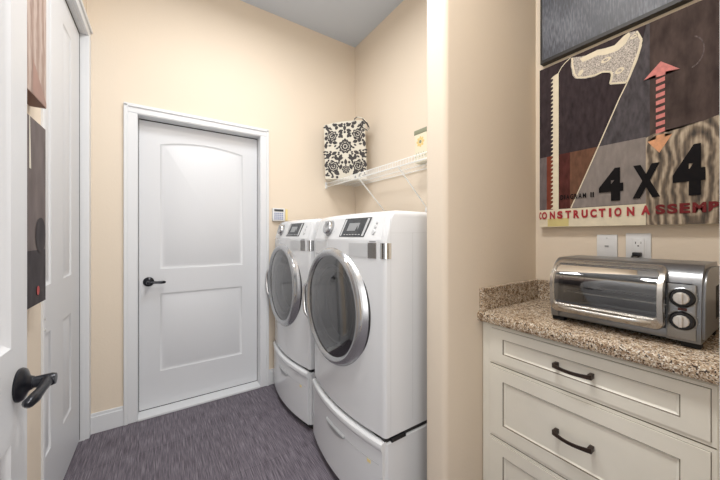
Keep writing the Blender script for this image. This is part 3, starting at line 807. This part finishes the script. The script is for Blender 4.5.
# control block face
bm = B((OX-.004, OY0+.014, .938), (OX+.006, .2285, 1.092), .003)
panel = obj('control_panel', bm, M_steel, t, 40)
obj('seam', B((OX-.0045, OY0+.022, 1.0925), (OX+.01, .230, 1.0945)), M_black, panel)
for z in (1.054, .990):
    kc = (OX-.004, .198, z)
    bm = lathe(bmesh.new(), kc, (-1, 0, 0), [(.0285, -.001), (.0285, .002), (.0265, .0035), (.0255, .002)], 40)
    lathe(bm, kc, (-1, 0, 0), [(.0255, .001), (.0235, .010), (.0215, .012), (0, .012)], 40, mi=1)
    k_ = obj('knob', bm, [M_steel, M_black], panel, 40)
    bm = lathe(bmesh.new(), kc, (-1, 0, 0), [(.0165, .011), (.0165, .018), (.0145, .020), (0, .020)], 12)
    box(bm, (OX-.031, .198-.0045, z-.0155), (OX-.020, .198+.0045, z+.0155), .002)
    obj('knob_cap', bm, M_knob, k_, 40)
    bm = bmesh.new()
    for i in range(9):
        a = PI*(-.2+1.4*i/8); box(bm, (OX-.0046, .198+.0315*math.cos(a)-.0008, z+.0315*math.sin(a)-.0008), (OX-.0038, .198+.0315*math.cos(a)+.0008, z+.0315*math.sin(a)+.0008))
    obj('dial_marking', bm, M_lgrey, panel)
obj('indicator_light', B((OX-.006, .189, 1.0175), (OX-.003, .207, 1.0255), .001), M_indic, panel)
# side vent slots
for k in range(5):
    obj('vent', B((1.40+.012*k, OY0-.001, .975), (1.404+.012*k, OY0+.001, 1.075)), M_black, body)
for x in (1.245, 1.46):
    for y in (.185, .52): obj('foot', B((x-.014, y-.02, .9143), (x+.014, y+.02, .9305), .003), M_rub_shade, t)

# outlets, plug and cord
WX = XR
t1 = thing('jack_plate', 'narrow white single jack wall plate behind the toaster oven', 'wall plate', (WX, .4745, 1.131))
obj('plate', B((WX-.006, .4395, 1.118), (WX-.0002, .5095, 1.232), .003), M_whitep, t1, 40)
obj('port', B((WX-.0085, .468, 1.180), (WX-.005, .481, 1.186)), M_grey, t1)
for z in (1.135, 1.217): obj('screw', lathe(bmesh.new(), (WX-.006, .4745, z), (-1, 0, 0), [(.0035, 0), (.003, .001), (0, .001)], 12), M_lgrey, t1)
t2 = thing('power_outlet', 'white outlet plate with black plug in it, above the toaster oven', 'power outlet', (WX, .374, 1.12))
obj('plate', B((WX-.006, .337, 1.112), (WX-.0002, .413, 1.237), .003), M_whitep, t2, 40)
rc = obj('receptacle', B((WX-.009, .356, 1.132), (WX-.005, .392, 1.217), .002), M_whitep, t2, 40)
for zz in (1.196, 1.153):
    bm = B((WX-.0093, .365, zz-.001), (WX-.0088, .3665, zz+.008)); box(bm, (WX-.0093, .3805, zz-.001), (WX-.0088, .383, zz+.007))
    lathe(bm, (WX-.0088, .374, zz-.009), (-1, 0, 0), [(.0028, 0), (.0028, .0005), (0, .0005)], 10)
    obj('socket_slot', bm, M_black, rc)
obj('seam_line', B((WX-.0063, .349, 1.14), (WX-.0058, .3498, 1.21)), M_lgrey, t2)
t_oven = [o for o in C.objects if o.name == 'toaster_oven'][0]
bm = B((WX-.030, .362, 1.146), (WX-.0095, .388, 1.162), .003)
pl = obj('power_plug', bm, M_black, t_oven, 40)
bm = bmesh.new(); tube(bm, [(WX-.024, .384, 1.152), (WX-.028, .388, 1.142), (WX-.032, .391, 1.12), (WX-.034, .392, 1.08), (WX-.045, .392, 1.03), (1.515, .392, .99), (1.499, .392, .98)], .0038, 8)
obj('power_cord', bm, M_black, pl, 60)

# ------------------------------------------------------------------ pictures
Y0 = .73                                        # left edge of the canvases on the right wall
FX = XR-.032
am = lambda s, z, w_: (FX-w_*.0005, Y0-s, z)
t = thing('canvas_print', 'saw and 4X4 construction canvas print above the toaster oven', 'picture', (XR, .42, 1.268), 'canvas prints on the right wall')
mats = [mat('canvas_edge', (.60, .53, .38), .7),
        print_mat('plum_black_print', (.055, .040, .045), .35), print_mat('slate_print', (.105, .095, .105), .35), print_mat('taupe_print', (.33, .29, .27), .12),
        print_mat('rust_print', (.24, .060, .035), .2), print_mat('maroon_print', (.115, .035, .03), .3), print_mat('brown_print', (.19, .095, .06), .25),
        print_mat('mauve_print', (.20, .165, .165), .2), mat('cream_print', (.70, .63, .48), .6, var=.06, vscale=30), mat('yellow_print', (.60, .51, .22), .6, var=.1),
        mat('speckled_print', (.40, .36, .32), .6, var=.75, vscale=240), mat('pink_arrow_print', (.58, .19, .17), .6, var=.15, vscale=80), mat('orange_arrow_print', (.62, .30, .15), .6, var=.2, vscale=60),
        wood_print('wood_grain_print', Y0-.515-.42, 1.43-1.268, (.028, .021, .016), (.16, .118, .08), (.50, .41, .30)),
        print_mat('warm_dark_print', (.095, .068, .062), .4, 30), print_mat('scratch_print', (.17, .14, .135), .5, 200)]
(E_, PLUM, SLATE, TAUPE, RUST, MAR, BRN, MAU, CRM, YEL, SPK, PNK, ORG, WOOD, WARM, SCR) = range(16)
SW = .615; ZB, ZT = 1.268, 2.033
bm = B((FX, Y0-SW, ZB), (XR-.0005, Y0, ZT))
zb = 1.604
BL_ = [(.372, 1.962), (.359, 1.911), (.328, 1.831), (.306, 1.783), (.25, 1.641), (.2355, zb)]
BL2 = [(.2355, zb), (.215, 1.552), (.134, 1.352)]
R = lambda a, b, c, d: [(a, c), (b, c), (b, d), (a, d)]
poly(bm, R(0, SW, ZB, ZT), am, 1, SLATE)
poly(bm, [(0, zb), (.2355, zb)]+BL_[::-1][1:]+[(.385, ZT), (0, ZT)], am, 2, PLUM)
poly(bm, R(.395, SW, 1.60, ZT), am, 2, WARM)
poly(bm, R(0, .032, 1.345, zb), am, 2, MAU); poly(bm, R(.032, .069, 1.345, zb), am, 2, RUST); poly(bm, R(.084, .13, 1.345, zb), am, 2, MAR)
poly(bm, [(.13, 1.345), (.134, 1.352), (.215, 1.552), (.2355, zb), (.13, zb)], am, 2, BRN)
poly(bm, [(.134, 1.352), (.384, 1.352), (.384, zb), (.2355, zb), (.215, 1.552)], am, 2, TAUPE)
poly(bm, R(0, .384, 1.268, 1.350), am, 3, CRM); poly(bm, R(.036, .125, 1.270, 1.308), am, 4, YEL)
poly(bm, [(.384, ZB), (SW, ZB), (SW, 1.630), (.56, 1.628), (.53, 1.620), (.484, 1.612), (.44, 1.606), (.41, 1.612), (.384, 1.600)], am, 4, WOOD)
# saw
poly(bm, [(.060, 1.978), (.084, 1.985), (.084, 1.350), (.060, 1.350)], am, 4, CRM)
z = 1.352
while z < 1.97:
    poly(bm, [(.0605, z), (.0605, z+.012), (.050, z+.003)], am, 4, CRM); z += .0192
def line(P, wd, lvl, mi):
    for (a, b) in zip(P[:-1], P[1:]):
        d = Vector((b[0]-a[0], b[1]-a[1])); n_ = Vector((-d.y, d.x)).normalized()*wd/2
        poly(bm, [(a[0]+n_.x, a[1]+n_.y), (b[0]+n_.x, b[1]+n_.y), (b[0]-n_.x, b[1]-n_.y), (a[0]-n_.x, a[1]-n_.y)], am, lvl, mi)
line([(.133, 2.031), (.11, 2.017), (.096, 2.004), (.082, 1.982)], .0035, 5, CRM)
line(BL_+BL2[1:], .0042, 5, CRM)
HD = [(.137, 2.029), (.175, 2.015), (.205, 2.008), (.233, 2.011), (.26, 2.005), (.29, 1.998), (.318, 2.019), (.334, 2.030), (.361, 2.023), (.372, 1.981), (.366, 1.946), (.337, 1.854), (.328, 1.831), (.274, 1.849), (.283, 1.886), (.277, 1.897), (.25, 1.91), (.222, 1.905), (.186, 1.912), (.152, 1.927), (.141, 1.946), (.133, 1.995)]
poly(bm, HD, am, 5, SPK)
poly(bm, [(.168, 2.008), (.205, 2.012), (.233, 2.014), (.26, 2.007), (.29, 2.003), (.318, 2.024), (.334, 2.031), (.34, 2.018), (.325, 1.991), (.3, 1.976), (.26, 1.979), (.233, 1.990), (.205, 1.988), (.179, 1.988)], am, 6, CRM)
line([(.139, 2.026), (.141, 1.990), (.148, 1.950), (.158, 1.930), (.186, 1.918), (.222, 1.911), (.25, 1.913), (.277, 1.902), (.283, 1.888), (.276, 1.853), (.328, 1.836), (.337, 1.856), (.366, 1.948), (.372, 1.980), (.358, 2.020)], .0075, 7, CRM)
for (cx_, cz_, a_, b_) in ((.262, 1.957, .017, .010), (.172, 1.945, .010, .012), (.306, 1.892, .014, .012), (.35, 2.006, .012, .008)):
    poly(bm, [(cx_+a_*math.cos(2*PI*j/16)+.3*b_*math.sin(2*PI*j/16), cz_+b_*math.sin(2*PI*j/16)) for j in range(16)], am, 7, CRM)
    if a_ > .0105: poly(bm, [(cx_+.5*a_*math.cos(2*PI*j/16), cz_+.45*b_*math.sin(2*PI*j/16)) for j in range(16)], am, 8, SPK)
# arrow: dashed shaft, upper head pink, lower head orange
poly(bm, [(.425, 1.872), (.378, 1.822), (.412, 1.829), (.412, 1.818), (.437, 1.818), (.437, 1.829), (.474, 1.822)], am, 6, PNK)
z = 1.812
while z > 1.61:
    poly(bm, [(.412, z-.019), (.436, z-.015), (.436, z), (.412, z-.004)], am, 6, PNK); z -= .0265
poly(bm, [(.389, 1.584), (.412, 1.588), (.412, 1.602), (.436, 1.602), (.436, 1.590), (.455, 1.596), (.421, 1.535)], am, 6, ORG)
# faint round scratch marks at the upper right
for k in range(26):
    a = -1.4+2.6*k/25; cx_, cz_ = .497, 1.865; r_ = .040
    poly(bm, R(cx_+r_*.8*math.cos(a), cx_+r_*.8*math.cos(a)+.003, cz_+r_*1.35*math.sin(a), cz_+r_*1.35*math.sin(a)+.005), am, 4, SCR)
obj('canvas', bm, mats, t)
M_blk_print = mat('black_ink', (.008, .007, .008), .8, spec=.15); M_red_print = mat('red_ink', (.36, .022, .03), .6, var=.15, vscale=60)
bm = bmesh.new()
for ch, s in zip('CONSTRUCTION', (-.002, .023, .058, .090, .124, .156, .187, .219, .249, .276, .301, .340)):
    hw = .0042 if ch == 'I' else .0115
    text_mesh(bm, ch, am, max(.0, s-hw), s+hw, 1.305, 1.341, 9, 0, .05)
for ch, s in zip('ASSEMB', (.384, .424, .455, .486, .520, .554)):
    hw = .013 if ch != 'M' else .016
    text_mesh(bm, ch, am, s-hw, s+hw, 1.307, 1.343, 9, 2 if s > .4 else 0, .05)
for ch, a, b, c, d in (('4', .238, .318, 1.370, 1.503), ('X', .346, .424, 1.372, 1.500), ('4', .456, .534, 1.368, 1.545)):
    text_mesh(bm, ch, am, a, b, c, d, 9, 1, .055)
s = .092
for ch in 'DIAGRAM II':
    wd = .0045 if ch == 'I' else .0125
    if ch != ' ': text_mesh(bm, ch, am, s, s+wd, 1.392, 1.414, 9, 1, .03)
    s += wd+.0035 if ch != ' ' else .012
obj('lettering', bm, [M_red_print, M_blk_print, mat('dark_red_ink', (.15, .018, .02), .7, spec=.2)], t)

# upper right canvas, dark slate
M_slate2, nt, N, L, b, tc = nodes_mat('blue_slate_print', .45)
mp = N.new('ShaderNodeMapping'); mp.inputs['Scale'].default_value = (1, 190, 30); L.new(tc.outputs['Object'], mp.inputs[0])
n1 = N.new('ShaderNodeTexNoise'); n1.inputs['Scale'].default_value = 1; n1.inputs['Detail'].default_value = 6; L.new(mp.outputs[0], n1.inputs['Vector'])
n2 = N.new('ShaderNodeTexNoise'); n2.inputs['Scale'].default_value = 4.5; n2.inputs['Detail'].default_value = 2; L.new(tc.outputs['Object'], n2.inputs['Vector'])
ad = N.new('ShaderNodeMath'); ad.operation = 'MULTIPLY_ADD'; ad.inputs[1].default_value = .55; L.new(n1.outputs['Fac'], ad.inputs[0])
m5 = N.new('ShaderNodeMath'); m5.operation = 'MULTIPLY'; m5.inputs[1].default_value = .5; L.new(n2.outputs['Fac'], m5.inputs[0]); L.new(m5.outputs[0], ad.inputs[2])
r_ = ramp(N, [(.36, (.035, .037, .045)), (.68, (.15, .162, .195)), (.52, (.062, .068, .088))]); L.new(ad.outputs[0], r_.inputs[0]); L.new(r_.outputs[0], b.inputs['Base Color'])
M_edge2 = mat('black_canvas_edge', (.012, .010, .010), .5)
t = thing('canvas_print', 'dark blue-grey canvas with black edge, directly above the saw print', 'picture', (XR, .42, 2.062), 'canvas prints on the right wall')
bm = B((FX, Y0-SW, 2.062), (XR-.0005, Y0-.002, 2.83)); poly(bm, R(.012, SW, 2.077, 2.82), am, 1, 1)
obj('canvas', bm, [M_edge2, M_slate2], t)

# left wall canvases, between the open door and the closet
bm0 = lambda s, z, w_: (XL+.041+w_*.0005, s, z)
woodA = wood_print('brown_plank_print', .5, .2, (.23, .15, .125), (.36, .26, .22), (.50, .41, .36), 120, .1)
M_side = mat('brown_canvas_edge', (.20, .10, .065), .6)
t = thing('canvas_print', 'brown wood plank canvas high on the left wall', 'picture', (XL, 1.2, 1.682), 'canvas prints on the left wall')
bm = B((XL+.0005, .93, 1.682), (XL+.041, 1.512, 2.30)); poly(bm, R(.93, 1.512, 1.684, 2.298), bm0, 1, 1)
poly(bm, [(1.512, 1.684), (1.512, 1.70), (1.38, 1.80), (1.38, 1.684)], bm0, 2, 2)
obj('canvas', bm, [M_side, woodA, mat('red_brown_print', (.33, .20, .165), .6, var=.1)], t)
M_gb = print_mat('grey_brown_print', (.22, .185, .18), .2, 20); M_gd = print_mat('dark_grey_print', (.085, .075, .08), .3, 20)
t = thing('canvas_print', 'grey-brown canvas with red mark, lower on the left wall', 'picture', (XL, 1.2, 1.0), 'canvas prints on the left wall')
bm = B((XL+.0005, .93, 1.0), (XL+.041, 1.505, 1.605)); poly(bm, R(.93, 1.505, 1.18, 1.605), bm0, 1, 1); poly(bm, R(.93, 1.505, 1.0, 1.18), bm0, 1, 2)
for (c0, c1, rr_, mi) in ((1.422, 1.045, .013, 3), (1.45, 1.23, .05, 2)):
    poly(bm, [(c0+rr_*math.cos(2*PI*j/18), c1+rr_*1.2*math.sin(2*PI*j/18)) for j in range(18)], bm0, 2+mi, mi)
poly(bm, [(1.345, 1.44), (1.362, 1.44), (1.352, 1.605), (1.345, 1.605)], bm0, 3, 5)
obj('canvas', bm, [M_side, M_gb, M_gd, mat('red_mark_print', (.42, .05, .045), .6), M_red_print, mat('pale_streak_print', (.62, .58, .50), .6)], t)
